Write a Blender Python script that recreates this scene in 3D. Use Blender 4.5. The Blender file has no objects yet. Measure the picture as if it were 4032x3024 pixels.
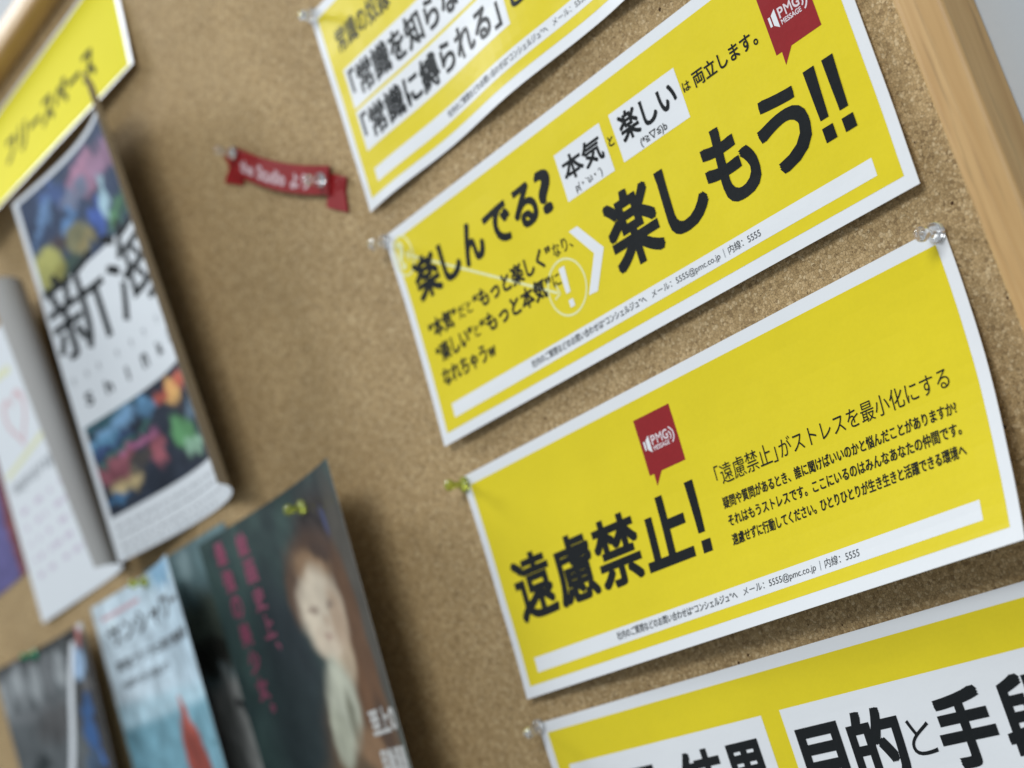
import bpy, bmesh, math, random
import numpy as np
from mathutils import Vector, Matrix, noise as mnoise
sc = bpy.context.scene
random.seed(7)
MM = 0.001
ZB = 1.4          # height of the board coordinate origin above the floor (m)

# ------------------------------------------------------------------ camera
cd = bpy.data.cameras.new('camera')
cam = bpy.data.objects.new('camera', cd)
sc.collection.objects.link(cam)
right = Vector((0.5647998978747094, 0.7644126442230013, -0.3109250467760956))
down = Vector((-0.33391623786179175, -0.13285652293483552, -0.9331929545414994))
fwd = Vector((-0.7546529145593657, 0.6308902072989127, 0.1802124437473448))
M = Matrix((right, -down, -fwd)).transposed().to_4x4()
cpos = Vector((5.01233632410314, -4.408254597420391, -1.6331170928559129)) * 0.110
M.translation = cpos + Vector((0, 0, ZB))
cam.matrix_world = M
cd.sensor_width = 36.0
cd.lens = 6559.87 / 4032 * 36
cd.clip_start = 0.02
cd.clip_end = 60
cd.dof.use_dof = True
cd.dof.focus_distance = 0.625
cd.dof.aperture_fstop = 7.0
sc.camera = cam

# ------------------------------------------------------------------ world, lamps, exposure
w = bpy.data.worlds.new('World')
sc.world = w
w.use_nodes = True
bg = w.node_tree.nodes['Background']
bg.inputs[0].default_value = (0.86, 0.93, 1.0, 1)
bg.inputs[1].default_value = 0.34


def lamp(name, loc, target, sx, sy, power, col):
    l = bpy.data.lights.new(name, 'AREA')
    l.shape = 'RECTANGLE'
    l.size, l.size_y = sx, sy
    l.energy = power
    l.color = col
    o = bpy.data.objects.new(name, l)
    o.location = loc
    d = Vector(target) - Vector(loc)
    o.rotation_euler = d.to_track_quat('-Z', 'Y').to_euler()
    sc.collection.objects.link(o)
    return o


lamp('window_light', (-3.00, -1.15, ZB + 2.45), (-0.1, 0, ZB), 0.9, 1.1, 102, (0.93, 0.97, 1.0))
lamp('ceiling_lamp', (0.75, -1.55, ZB + 0.90), (-0.1, 0, ZB), 0.9, 0.5, 22, (0.95, 0.98, 1.0))
sc.view_settings.view_transform = 'Standard'
sc.view_settings.look = 'None'
sc.view_settings.exposure = 0.0
sc.view_settings.gamma = 1
sc.cycles.use_denoising = True
sc.cycles.max_bounces = 10
sc.cycles.transmission_bounces = 8


# ------------------------------------------------------------------ helpers
def mesh_obj(name, verts, faces, mat=None, parent=None, smooth=False):
    me = bpy.data.meshes.new(name)
    me.from_pydata([tuple(v) for v in verts], [], faces)
    if mat:
        me.materials.append(mat)
    if smooth:
        me.polygons.foreach_set('use_smooth', [True] * len(me.polygons))
    me.update()
    o = bpy.data.objects.new(name, me)
    sc.collection.objects.link(o)
    if parent:
        o.parent = parent
    return o


def bm_obj(name, bm, mat=None, parent=None, smooth=False):
    me = bpy.data.meshes.new(name)
    bm.to_mesh(me)
    bm.free()
    if mat:
        me.materials.append(mat)
    if smooth:
        me.polygons.foreach_set('use_smooth', [True] * len(me.polygons))
    o = bpy.data.objects.new(name, me)
    sc.collection.objects.link(o)
    if parent:
        o.parent = parent
    return o


def thing(name, label, cat, loc=(0, 0, 0), group=None):
    o = bpy.data.objects.new(name, None)
    sc.collection.objects.link(o)
    o.empty_display_size = 0.01
    o.location = loc
    o['label'] = label
    o['category'] = cat
    if group:
        o['group'] = group
    return o


def W3(x, l, z):
    """board millimetres (x, lift off the board, z) -> metres"""
    return Vector((x * MM, -l * MM, z * MM + ZB))


# ------------------------------------------------------------------ materials
def new_mat(name):
    m = bpy.data.materials.new(name)
    m.use_nodes = True
    nt = m.node_tree
    return m, nt, nt.nodes['Principled BSDF']


def N(nt, t, **kw):
    n = nt.nodes.new(t)
    for k, v in kw.items():
        if k.startswith('i_'):
            key = k[2:]
            n.inputs[int(key) if key.isdigit() else key].default_value = v
        else:
            setattr(n, k, v)
    return n


def print_mat(name, col, rough=0.30, var=0.05, laminated=True, attr=False, bump=0.25):
    """printed paper: small tone variation, fine mottled gloss of the laminate film"""
    m, nt, p = new_mat(name)
    tc = N(nt, 'ShaderNodeTexCoord')
    n1 = N(nt, 'ShaderNodeTexNoise', i_Scale=28.0, i_Detail=5.0, i_Roughness=0.6)
    nt.links.new(tc.outputs['Object'], n1.inputs['Vector'])
    n1b = N(nt, 'ShaderNodeTexNoise', i_Scale=620.0, i_Detail=2.0)
    nt.links.new(tc.outputs['Object'], n1b.inputs['Vector'])
    add = N(nt, 'ShaderNodeMath', operation='MULTIPLY_ADD')
    nt.links.new(n1b.outputs[0], add.inputs[0])
    add.inputs[1].default_value = 0.55
    nt.links.new(n1.outputs[0], add.inputs[2])
    mr = N(nt, 'ShaderNodeMapRange')
    mr.inputs[1].default_value = 0.35
    mr.inputs[2].default_value = 1.15
    mr.inputs[3].default_value = 1 - var
    mr.inputs[4].default_value = 1 + var
    nt.links.new(add.outputs[0], mr.inputs[0])
    mx = N(nt, 'ShaderNodeMix', data_type='RGBA', blend_type='MULTIPLY')
    mx.inputs[0].default_value = 1
    if attr:
        a = N(nt, 'ShaderNodeAttribute', attribute_name='ink')
        nt.links.new(a.outputs['Color'], mx.inputs[6])
    else:
        mx.inputs[6].default_value = (*col, 1)
    nt.links.new(mr.outputs[0], mx.inputs[7])
    nt.links.new(mx.outputs[2], p.inputs['Base Color'])
    p.inputs['Roughness'].default_value = rough
    p.inputs['Specular IOR Level'].default_value = 0.30 if laminated else 0.12
    n2 = N(nt, 'ShaderNodeTexNoise', i_Scale=420.0, i_Detail=3.0)
    nt.links.new(tc.outputs['Object'], n2.inputs['Vector'])
    n3 = N(nt, 'ShaderNodeTexNoise', i_Scale=45.0, i_Detail=2.0)
    nt.links.new(tc.outputs['Object'], n3.inputs['Vector'])
    ad = N(nt, 'ShaderNodeMath', operation='MULTIPLY_ADD')
    nt.links.new(n3.outputs[0], ad.inputs[0])
    ad.inputs[1].default_value = 6.0
    nt.links.new(n2.outputs[0], ad.inputs[2])
    b = N(nt, 'ShaderNodeBump')
    b.inputs['Strength'].default_value = bump
    b.inputs['Distance'].default_value = 0.00012
    nt.links.new(ad.outputs[0], b.inputs['Height'])
    nt.links.new(b.outputs[0], p.inputs['Normal'])
    return m


WHITE = print_mat('laminated_white', (0.80, 0.82, 0.835), var=0.015)
YELLOW = print_mat('yellow_ink', (0.775, 0.635, 0.019), var=0.05)
YELLOW2 = print_mat('bright_yellow_ink', (0.80, 0.71, 0.028), var=0.03, rough=0.75, laminated=False)
MATTBLACK = print_mat('matt_black_ink', (0.011, 0.012, 0.013), rough=0.8, laminated=False, var=0.2)
BLACK = print_mat('black_ink', (0.008, 0.010, 0.011), var=0.35, rough=0.27, bump=0.35)
GREYINK = print_mat('grey_ink', (0.055, 0.06, 0.065), var=0.15)
MIDINK = print_mat('pale_grey_ink', (0.34, 0.36, 0.38), var=0.1)
MIDINK2 = print_mat('worn_pale_ink', (0.55, 0.55, 0.53), var=0.1)
PALE = print_mat('pale_yellow_ink', (0.80, 0.80, 0.42), var=0.03)
RED = print_mat('red_ink', (0.29, 0.017, 0.020), var=0.12)
SOFTW = print_mat('worn_white_ink', (0.60, 0.42, 0.44), var=0.1)
PINKW = print_mat('pinkish_white_ink', (0.76, 0.66, 0.69), var=0.05)
PAPER = print_mat('plain_paper', (0.76, 0.80, 0.83), rough=0.5, var=0.02, laminated=False, bump=0.1)
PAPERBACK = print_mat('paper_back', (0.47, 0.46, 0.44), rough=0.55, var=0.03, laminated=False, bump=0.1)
ART = print_mat('flyer_artwork', (1, 1, 1), rough=0.45, laminated=False, var=0.03, attr=True, bump=0.1)
PINK = print_mat('magenta_ink', (0.27, 0.075, 0.125), var=0.1)
ROSE = print_mat('rose_ink', (0.62, 0.40, 0.44), var=0.1)

# cork: pressed granules with dark pores
CORK, nt, p = new_mat('cork')
tc = N(nt, 'ShaderNodeTexCoord')
nz = N(nt, 'ShaderNodeTexNoise', i_Scale=900.0, i_Detail=2.0)
nt.links.new(tc.outputs['Object'], nz.inputs['Vector'])
vm = N(nt, 'ShaderNodeVectorMath', operation='MULTIPLY_ADD')
vm.inputs[1].default_value = (0.0009, 0.0009, 0.0009)
nt.links.new(nz.outputs['Color'], vm.inputs[0])
nt.links.new(tc.outputs['Object'], vm.inputs[2])
v1 = N(nt, 'ShaderNodeTexVoronoi', i_Scale=830.0, i_Randomness=1.0)
v2 = N(nt, 'ShaderNodeTexVoronoi', feature='DISTANCE_TO_EDGE', i_Scale=830.0, i_Randomness=1.0)
v3 = N(nt, 'ShaderNodeTexVoronoi', i_Scale=520.0, i_Randomness=1.0)
for v in (v1, v2, v3):
    nt.links.new(vm.outputs[0], v.inputs['Vector'])
sep = N(nt, 'ShaderNodeSeparateColor')
nt.links.new(v1.outputs['Color'], sep.inputs[0])
r1 = N(nt, 'ShaderNodeValToRGB')
e = r1.color_ramp.elements
e[0].position = 0.0
e[0].color = (0.28, 0.187, 0.090, 1)
e[1].position = 1.0
e[1].color = (0.63, 0.48, 0.275, 1)
for pos, c in ((0.12, (0.395, 0.268, 0.126, 1)), (0.55, (0.475, 0.332, 0.162, 1)), (0.85, (0.56, 0.402, 0.210, 1))):
    q = r1.color_ramp.elements.new(pos)
    q.color = c
nt.links.new(sep.outputs[0], r1.inputs[0])
edge = N(nt, 'ShaderNodeMapRange')
edge.inputs[1].default_value = 0.0
edge.inputs[2].default_value = 0.09
edge.inputs[3].default_value = 0.60
edge.inputs[4].default_value = 1.0
nt.links.new(v2.outputs[0], edge.inputs[0])
sep3 = N(nt, 'ShaderNodeSeparateColor')
nt.links.new(v3.outputs['Color'], sep3.inputs[0])
pore = N(nt, 'ShaderNodeMapRange')      # a few granule gaps are dark pores
pore.inputs[1].default_value = 0.18
pore.inputs[2].default_value = 0.30
pore.inputs[3].default_value = 1.0
pore.inputs[4].default_value = 0.0
nt.links.new(v3.outputs['Distance'], pore.inputs[0])
pick = N(nt, 'ShaderNodeMath', operation='GREATER_THAN')
pick.inputs[1].default_value = 0.56
nt.links.new(sep3.outputs[1], pick.inputs[0])
pm = N(nt, 'ShaderNodeMath', operation='MULTIPLY')
nt.links.new(pore.outputs[0], pm.inputs[0])
nt.links.new(pick.outputs[0], pm.inputs[1])
big = N(nt, 'ShaderNodeTexNoise', i_Scale=16.0, i_Detail=4.0)
nt.links.new(tc.outputs['Object'], big.inputs['Vector'])
bmr = N(nt, 'ShaderNodeMapRange')
bmr.inputs[1].default_value = 0.3
bmr.inputs[2].default_value = 0.7
bmr.inputs[3].default_value = 0.91
bmr.inputs[4].default_value = 1.07
nt.links.new(big.outputs[0], bmr.inputs[0])
mu = N(nt, 'ShaderNodeMath', operation='MULTIPLY')
nt.links.new(edge.outputs[0], mu.inputs[0])
nt.links.new(bmr.outputs[0], mu.inputs[1])
mxa = N(nt, 'ShaderNodeMix', data_type='RGBA', blend_type='MULTIPLY')
mxa.inputs[0].default_value = 1
nt.links.new(r1.outputs[0], mxa.inputs[6])
nt.links.new(mu.outputs[0], mxa.inputs[7])
mxb = N(nt, 'ShaderNodeMix', data_type='RGBA')
nt.links.new(pm.outputs[0], mxb.inputs[0])
nt.links.new(mxa.outputs[2], mxb.inputs[6])
mxb.inputs[7].default_value = (0.10, 0.052, 0.02, 1)
v4 = N(nt, 'ShaderNodeTexVoronoi', i_Scale=150.0, i_Randomness=1.0)      # bigger bark flecks and old pin holes
nt.links.new(vm.outputs[0], v4.inputs['Vector'])
sep4 = N(nt, 'ShaderNodeSeparateColor')
nt.links.new(v4.outputs['Color'], sep4.inputs[0])
f1 = N(nt, 'ShaderNodeMath', operation='LESS_THAN')
f1.inputs[1].default_value = 0.11
nt.links.new(v4.outputs['Distance'], f1.inputs[0])
f2 = N(nt, 'ShaderNodeMath', operation='GREATER_THAN')
f2.inputs[1].default_value = 0.86
nt.links.new(sep4.outputs[0], f2.inputs[0])
f3 = N(nt, 'ShaderNodeMath', operation='MULTIPLY')
nt.links.new(f1.outputs[0], f3.inputs[0])
nt.links.new(f2.outputs[0], f3.inputs[1])
mxc = N(nt, 'ShaderNodeMix', data_type='RGBA')
nt.links.new(f3.outputs[0], mxc.inputs[0])
nt.links.new(mxb.outputs[2], mxc.inputs[6])
mxc.inputs[7].default_value = (0.07, 0.035, 0.015, 1)
mxb = mxc
nt.links.new(mxb.outputs[2], p.inputs['Base Color'])
p.inputs['Roughness'].default_value = 0.85
p.inputs['Specular IOR Level'].default_value = 0.2
hs = N(nt, 'ShaderNodeMath', operation='SUBTRACT')
nt.links.new(edge.outputs[0], hs.inputs[0])
nt.links.new(pm.outputs[0], hs.inputs[1])
hb = N(nt, 'ShaderNodeMath', operation='MULTIPLY_ADD')
hb.inputs[1].default_value = 0.7
nt.links.new(sep.outputs[1], hb.inputs[0])
nt.links.new(hs.outputs[0], hb.inputs[2])
bp = N(nt, 'ShaderNodeBump')
bp.inputs['Strength'].default_value = 0.8
bp.inputs['Distance'].default_value = 0.00022
nt.links.new(hb.outputs[0], bp.inputs['Height'])
nt.links.new(bp.outputs[0], p.inputs['Normal'])


def wood_mat(name, along):
    m, nt, p = new_mat(name)
    tc = N(nt, 'ShaderNodeTexCoord')
    mp = N(nt, 'ShaderNodeMapping')
    mp.inputs['Scale'].default_value = (9, 160, 160) if along == 'x' else (160, 160, 9)
    nt.links.new(tc.outputs['Object'], mp.inputs['Vector'])
    n = N(nt, 'ShaderNodeTexNoise', i_Scale=1.0, i_Detail=6.0, i_Roughness=0.6, i_Distortion=0.6)
    nt.links.new(mp.outputs[0], n.inputs['Vector'])
    r = N(nt, 'ShaderNodeValToRGB')
    e = r.color_ramp.elements
    e[0].position = 0.30
    e[0].color = (0.49, 0.28, 0.100, 1)
    e[1].position = 0.68
    e[1].color = (0.64, 0.415, 0.175, 1)
    nt.links.new(n.outputs[0], r.inputs[0])
    mp2 = N(nt, 'ShaderNodeMapping')
    mp2.inputs['Scale'].default_value = (30, 420, 420) if along == 'x' else (420, 420, 30)
    nt.links.new(tc.outputs['Object'], mp2.inputs['Vector'])
    n2 = N(nt, 'ShaderNodeTexNoise', i_Scale=1.0, i_Detail=4.0)
    nt.links.new(mp2.outputs[0], n2.inputs['Vector'])
    mr = N(nt, 'ShaderNodeMapRange')
    mr.inputs[1].default_value = 0.56
    mr.inputs[2].default_value = 0.72
    mr.inputs[3].default_value = 1.0
    mr.inputs[4].default_value = 0.78
    nt.links.new(n2.outputs[0], mr.inputs[0])
    mx = N(nt, 'ShaderNodeMix', data_type='RGBA', blend_type='MULTIPLY')
    mx.inputs[0].default_value = 1
    nt.links.new(r.outputs[0], mx.inputs[6])
    nt.links.new(mr.outputs[0], mx.inputs[7])
    nt.links.new(mx.outputs[2], p.inputs['Base Color'])
    p.inputs['Roughness'].default_value = 0.48
    b = N(nt, 'ShaderNodeBump')
    b.inputs['Strength'].default_value = 0.25
    b.inputs['Distance'].default_value = 0.0001
    nt.links.new(n2.outputs[0], b.inputs['Height'])
    nt.links.new(b.outputs[0], p.inputs['Normal'])
    return m


WOODX = wood_mat('frame_wood_across', 'x')
WOODZ = wood_mat('frame_wood_upright', 'z')

WALL, nt, p = new_mat('painted_wall')
tc = N(nt, 'ShaderNodeTexCoord')
n = N(nt, 'ShaderNodeTexNoise', i_Scale=260.0, i_Detail=4.0)
nt.links.new(tc.outputs['Object'], n.inputs['Vector'])
p.inputs['Base Color'].default_value = (0.50, 0.53, 0.55, 1)
p.inputs['Roughness'].default_value = 0.7
b = N(nt, 'ShaderNodeBump')
b.inputs['Strength'].default_value = 0.3
b.inputs['Distance'].default_value = 0.0004
nt.links.new(n.outputs[0], b.inputs['Height'])
nt.links.new(b.outputs[0], p.inputs['Normal'])


def plastic(name, col, trans=1.0, rough=0.06):
    m, nt, p = new_mat(name)
    tc = N(nt, 'ShaderNodeTexCoord')
    n = N(nt, 'ShaderNodeTexNoise', i_Scale=300.0, i_Detail=2.0)
    nt.links.new(tc.outputs['Object'], n.inputs['Vector'])
    b = N(nt, 'ShaderNodeBump')
    b.inputs['Strength'].default_value = 0.15
    b.inputs['Distance'].default_value = 0.0002
    nt.links.new(n.outputs[0], b.inputs['Height'])
    nt.links.new(b.outputs[0], p.inputs['Normal'])
    p.inputs['Base Color'].default_value = (*col, 1)
    p.inputs['Transmission Weight'].default_value = trans
    p.inputs['Roughness'].default_value = rough
    p.inputs['IOR'].default_value = 1.49
    return m


CLEAR = plastic('clear_plastic', (0.97, 0.98, 0.99), trans=0.94, rough=0.05)
LIME = plastic('lime_plastic', (0.60, 0.66, 0.10), trans=0.7, rough=0.12)
GREEN = plastic('green_plastic', (0.01, 0.33, 0.14), trans=0.2, rough=0.15)
STEEL, nt, p = new_mat('pin_steel')
p.inputs['Base Color'].default_value = (0.78, 0.78, 0.79, 1)
p.inputs['Metallic'].default_value = 1
p.inputs['Roughness'].default_value = 0.25
FELT, nt, p = new_mat('red_ribbon_plastic')
tc = N(nt, 'ShaderNodeTexCoord')
n = N(nt, 'ShaderNodeTexNoise', i_Scale=90.0, i_Detail=4.0)
nt.links.new(tc.outputs['Object'], n.inputs['Vector'])
r = N(nt, 'ShaderNodeValToRGB')
r.color_ramp.elements[0].position = 0.3
r.color_ramp.elements[0].color = (0.25, 0.010, 0.012, 1)
r.color_ramp.elements[1].position = 0.7
r.color_ramp.elements[1].color = (0.30, 0.017, 0.019, 1)
nt.links.new(n.outputs[0], r.inputs[0])
nt.links.new(r.outputs[0], p.inputs['Base Color'])
p.inputs['Roughness'].default_value = 0.4
p.inputs['Specular IOR Level'].default_value = 0.2

# ------------------------------------------------------------------ wall
wv = [(-3.0, 0.004, -1.2 + 1.2), (2.6, 0.004, 0.0), (2.6, 0.004, 2.9), (-3.0, 0.004, 2.9)]
o = mesh_obj('wall', wv, [(0, 1, 2, 3)], WALL)
o['kind'] = 'structure'

# ------------------------------------------------------------------ bulletin board
board = thing('bulletin_board', 'cork bulletin board with a pale wooden frame on a white wall', 'bulletin board', W3(0, 0, -640))
BX0, BX1, BZ0, BZ1 = -1130.0, 242.0, -640.0, 332.0


def fix(o, parent):
    """meshes are written in world metres; keep them there under a parent"""
    o.parent = parent
    o.matrix_parent_inverse = Matrix.Translation(-Vector(parent.location))


def box_mesh(x0, x1, l0, l1, z0, z1):
    v = [W3(x, l, z) for x in (x0, x1) for l in (l0, l1) for z in (z0, z1)]
    f = [(0, 1, 3, 2), (4, 6, 7, 5), (0, 4, 5, 1), (2, 3, 7, 6), (0, 2, 6, 4), (1, 5, 7, 3)]
    return v, f


v, f = box_mesh(BX0, BX1, -3.6, 0, BZ0, BZ1)
o = mesh_obj('cork_sheet', v, f, CORK)
fix(o, board)
PROF = [(0, -3.5), (0, 13.0), (0.5, 14.3), (1.6, 15.3), (3.6, 16.0), (9.2, 16.35), (9.8, 16.2), (16.6, 15.4), (17.6, 14.9), (18.0, 14.0), (18.0, -3.5)]


def rail(side):
    rings = []
    n = 2
    for k in range(n):
        ring = []
        for d, l in PROF:
            if side == 'right':
                x, z = BX1 + d, (BZ0 - d if k == 0 else BZ1 + d)
            elif side == 'left':
                x, z = BX0 - d, (BZ1 + d if k == 0 else BZ0 - d)
            elif side == 'top':
                z, x = BZ1 + d, (BX1 + d if k == 0 else BX0 - d)
            else:
                z, x = BZ0 - d, (BX0 - d if k == 0 else BX1 + d)
            ring.append(W3(x, l, z))
        rings.append(ring)
    m = len(PROF)
    vs = rings[0] + rings[1]
    fs = [(i, (i + 1) % m, m + (i + 1) % m, m + i) for i in range(m)]
    o = mesh_obj('frame_rail', vs, fs, WOODZ if side in ('left', 'right') else WOODX)
    bm = bmesh.new()
    bm.from_mesh(o.data)
    bmesh.ops.recalc_face_normals(bm, faces=bm.faces)
    bm.to_mesh(o.data)
    bm.free()
    fix(o, board)


for s in ('right', 'top', 'left', 'bottom'):
    rail(s)


# ------------------------------------------------------------------ curved sheets
class Sheet:
    """maps sheet millimetres (a right, b down) and a height off the paper to metres"""

    def __init__(self, w, h, fn, na, nb):
        self.w, self.h, self.fn, self.na, self.nb = w, h, fn, na, nb

    def P(self, a, b):
        x, l, z = self.fn(a, b)
        return Vector((x, -l, z))

    def at(self, a, b, off):
        # lies on the piecewise-flat grid of the sheet so that prints follow the paper exactly
        ga, gb = self.w / self.na, self.h / self.nb
        i = min(max(int(a / ga + 1e-9), 0), self.na - 1)
        j = min(max(int(b / gb + 1e-9), 0), self.nb - 1)
        fa, fb = a / ga - i, b / gb - j
        key = (i, j)
        c = self.cache.get(key)
        if c is None:
            p00, p10 = self.P(i * ga, j * gb), self.P((i + 1) * ga, j * gb)
            p01, p11 = self.P(i * ga, (j + 1) * gb), self.P((i + 1) * ga, (j + 1) * gb)
            nrm = (p01 - p10).cross(p11 - p00)
            nrm.normalize()
            if nrm.y > 0 and not getattr(self, 'flip', False):
                nrm = -nrm
            c = (p00, p10, p01, p11)
            self.cache[key] = c
        p00, p10, p01, p11 = c
        p = p00 * (1 - fa) * (1 - fb) + p10 * fa * (1 - fb) + p01 * (1 - fa) * fb + p11 * fa * fb
        # smooth normal
        d = 1.0
        n_ = (self.P(a + d, b) - self.P(a - d, b)).cross(self.P(a, b - d) - self.P(a, b + d))
        n_.normalize()
        q = p + n_ * off
        return Vector((q.x * MM, q.y * MM, q.z * MM + ZB))

    cache = None


def make_sheet(w, h, fn, na, nb):
    s = Sheet(w, h, fn, na, nb)
    s.cache = {}
    return s


def grid_obj(name, S, a0, a1, b0, b1, off, mat, parent, thick=None, col=None, mat_back=None, res=1):
    na = max(1, round((a1 - a0) / (S.w / S.na))) * res
    nb = max(1, round((b1 - b0) / (S.h / S.nb))) * res
    As = [a0 + (a1 - a0) * i / na for i in range(na + 1)]
    Bs = [b0 + (b1 - b0) * j / nb for j in range(nb + 1)]
    vs = [S.at(a, b, off) for b in Bs for a in As]
    R = na + 1
    fs = [(j * R + i, (j + 1) * R + i, (j + 1) * R + i + 1, j * R + i + 1) for j in range(nb) for i in range(na)]
    nf = len(fs)
    if thick:
        K = len(vs)
        vs += [S.at(a, b, off - thick) for b in Bs for a in As]
        fs += [(K + j * R + i, K + j * R + i + 1, K + (j + 1) * R + i + 1, K + (j + 1) * R + i) for j in range(nb) for i in range(na)]
        for i in range(na):
            fs.append((i, i + 1, K + i + 1, K + i))
            q = nb * R + i
            fs.append((q + 1, q, K + q, K + q + 1))
        for j in range(nb):
            q = j * R
            fs.append((q + R, q, K + q, K + q + R))
            q = j * R + na
            fs.append((q, q + R, K + q + R, K + q))
    o = mesh_obj(name, vs, fs, mat, smooth=False)
    for k, pl in enumerate(o.data.polygons):
        pl.use_smooth = k < (2 * nf if thick else nf)
    if mat_back and thick:
        o.data.materials.append(mat_back)
        for k, pl in enumerate(o.data.polygons):
            if nf <= k:
                pl.material_index = 1
    if thick:
        # hard border between faces and edges of the paper
        o.data.update()
        try:
            o.data.set_sharp_from_angle(angle=math.radians(50))
        except Exception:
            pass
    if col is not None:
        at = o.data.color_attributes.new('ink', 'FLOAT_COLOR', 'POINT')
        cs = np.ones((len(vs), 4))
        A, B = np.meshgrid(np.array(As) / S.w, np.array(Bs) / S.h)
        rgb = col(A.ravel(), B.ravel())
        cs[:len(A.ravel()), :3] = rgb
        if thick:
            cs[len(A.ravel()):, :3] = 0.6
        at.data.foreach_set('color', cs.ravel())
    fix(o, parent)
    return o


def poly_bm(polys):
    bm = bmesh.new()
    for pts in polys:
        vs = [bm.verts.new((x, y, 0)) for x, y in pts]
        bm.faces.new(vs)
    return bm


def drape(name, bm, S, off, mat, parent, stepa=True):
    """cut a flat figure (mm, y = b down) along the grid of the sheet and lay it on the paper"""
    if bm.faces and any(len(f.verts) > 4 for f in bm.faces):
        bmesh.ops.triangulate(bm, faces=[f for f in bm.faces if len(f.verts) > 4])
    xs = [v.co.x for v in bm.verts]
    ys = [v.co.y for v in bm.verts]
    if not xs:
        return None
    ga, gb = S.w / S.na, S.h / S.nb
    for i in range(1, S.na):
        if min(xs) < i * ga < max(xs):
            bmesh.ops.bisect_plane(bm, geom=bm.verts[:] + bm.edges[:] + bm.faces[:], plane_co=(i * ga, 0, 0), plane_no=(1, 0, 0), dist=1e-5)
    for j in range(1, S.nb):
        if min(ys) < j * gb < max(ys):
            bmesh.ops.bisect_plane(bm, geom=bm.verts[:] + bm.edges[:] + bm.faces[:], plane_co=(0, j * gb, 0), plane_no=(0, 1, 0), dist=1e-5)
    bm.normal_update()
    for v in bm.verts:
        zz = v.co.z
        v.co = S.at(v.co.x, v.co.y, off + zz)
    bm.normal_update()
    for f in bm.faces:
        if f.normal.y > 0:
            f.normal_flip()
    me = bpy.data.meshes.new(name)
    bm.to_mesh(me)
    bm.free()
    me.materials.append(mat)
    o = bpy.data.objects.new(name, me)
    sc.collection.objects.link(o)
    fix_any(o, parent)
    return o


def fix_any(o, parent):
    o.parent = parent
    base = parent
    loc = Vector((0, 0, 0))
    while base is not None:
        loc += Vector(base.location)
        base = base.parent
    if parent.type == 'MESH':
        loc = Vector((0, 0, 0))
        o.matrix_parent_inverse = Matrix.Identity(4)
        # the parent mesh itself sits in world metres through its own inverse
        o.matrix_parent_inverse = Matrix.Identity(4)
        o.matrix_parent_inverse = (parent.matrix_parent_inverse.copy() if False else Matrix.Identity(4))
        return
    o.matrix_parent_inverse = Matrix.Translation(-loc)


_glyphs = {}


def glyph_mesh(s):
    if s in _glyphs:
        return _glyphs[s]
    c = bpy.data.curves.new('lettering_source', 'FONT')
    c.body = s
    c.size = 1
    c.resolution_u = 4
    o = bpy.data.objects.new('lettering_source', c)
    sc.collection.objects.link(o)
    bpy.context.view_layer.update()
    dg = bpy.context.evaluated_depsgraph_get()
    me = o.evaluated_get(dg).to_mesh()
    V = [(v.co.x, v.co.y) for v in me.vertices]
    F = [tuple(p.vertices) for p in me.polygons]
    o.evaluated_get(dg).to_mesh_clear()
    bpy.data.objects.remove(o)
    bpy.data.curves.remove(c)
    _glyphs[s] = (V, F)
    return V, F


def text(name, S, s, a0, a1, b0, b1, mat, parent, wx=0.0, wy=None, off=0.20, rot=0.0):
    """lettering whose outline fills a0..a1 x b0..b1; wx, wy = extra stroke width on each side (mm)"""
    V, F = glyph_mesh(s)
    wy = wx if wy is None else wy
    x0, x1 = min(v[0] for v in V), max(v[0] for v in V)
    y0, y1 = min(v[1] for v in V), max(v[1] for v in V)
    sx = (a1 - a0 - 2 * wx) / (x1 - x0)
    sy = (b1 - b0 - 2 * wy) / (y1 - y0)
    base = [((x - x0) * sx + a0 + wx, b1 - wy - (y - y0) * sy) for x, y in V]
    if rot:
        ca, sa = math.cos(rot), math.sin(rot)
        cx, cy = (a0 + a1) / 2, (b0 + b1) / 2
        base = [(cx + (x - cx) * ca - (y - cy) * sa, cy + (x - cx) * sa + (y - cy) * ca) for x, y in base]
    stx = 0.062 * sx        # a little less than the thinnest stroke
    sty = 0.055 * sy
    nx = 0 if wx == 0 else max(1, math.ceil(wx / stx))
    ny = 0 if wy == 0 else max(1, math.ceil(wy / sty))
    bm = bmesh.new()
    k = 0
    for i in range(-nx, nx + 1):
        for j in range(-ny, ny + 1):
            dx = wx * i / nx if nx else 0
            dy = wy * j / ny if ny else 0
            vs = [bm.verts.new((x + dx, y + dy, k * 0.0012)) for x, y in base]
            for f in F:
                try:
                    bm.faces.new([vs[q] for q in f])
                except ValueError:
                    pass
            k += 1
    return drape(name, bm, S, off, mat, parent)


def ring_poly(cx, cy, rx, ry, th, a0=0.0, a1=360.0, n=48, tilt=0.0):
    out = []
    for k in range(n):
        t0 = math.radians(a0 + (a1 - a0) * k / n)
        t1 = math.radians(a0 + (a1 - a0) * (k + 1) / n)
        q = []
        for t, r in ((t0, 1), (t1, 1), (t1, 0), (t0, 0)):
            ex, ey = (rx - (0 if r else th)), (ry - (0 if r else th))
            q.append((cx + ex * math.cos(t), cy + ey * math.sin(t)))
        out.append(q)
    return out


def bar_poly(x0, y0, x1, y1, th):
    d = Vector((x1 - x0, y1 - y0))
    n_ = Vector((-d.y, d.x)).normalized() * th / 2
    return [(x0 + n_.x, y0 + n_.y), (x1 + n_.x, y1 + n_.y), (x1 - n_.x, y1 - n_.y), (x0 - n_.x, y0 - n_.y)]


# ------------------------------------------------------------------ the laminated banner posters
PW, PH, INS = 305.1, 110.0, 5.17


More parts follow.
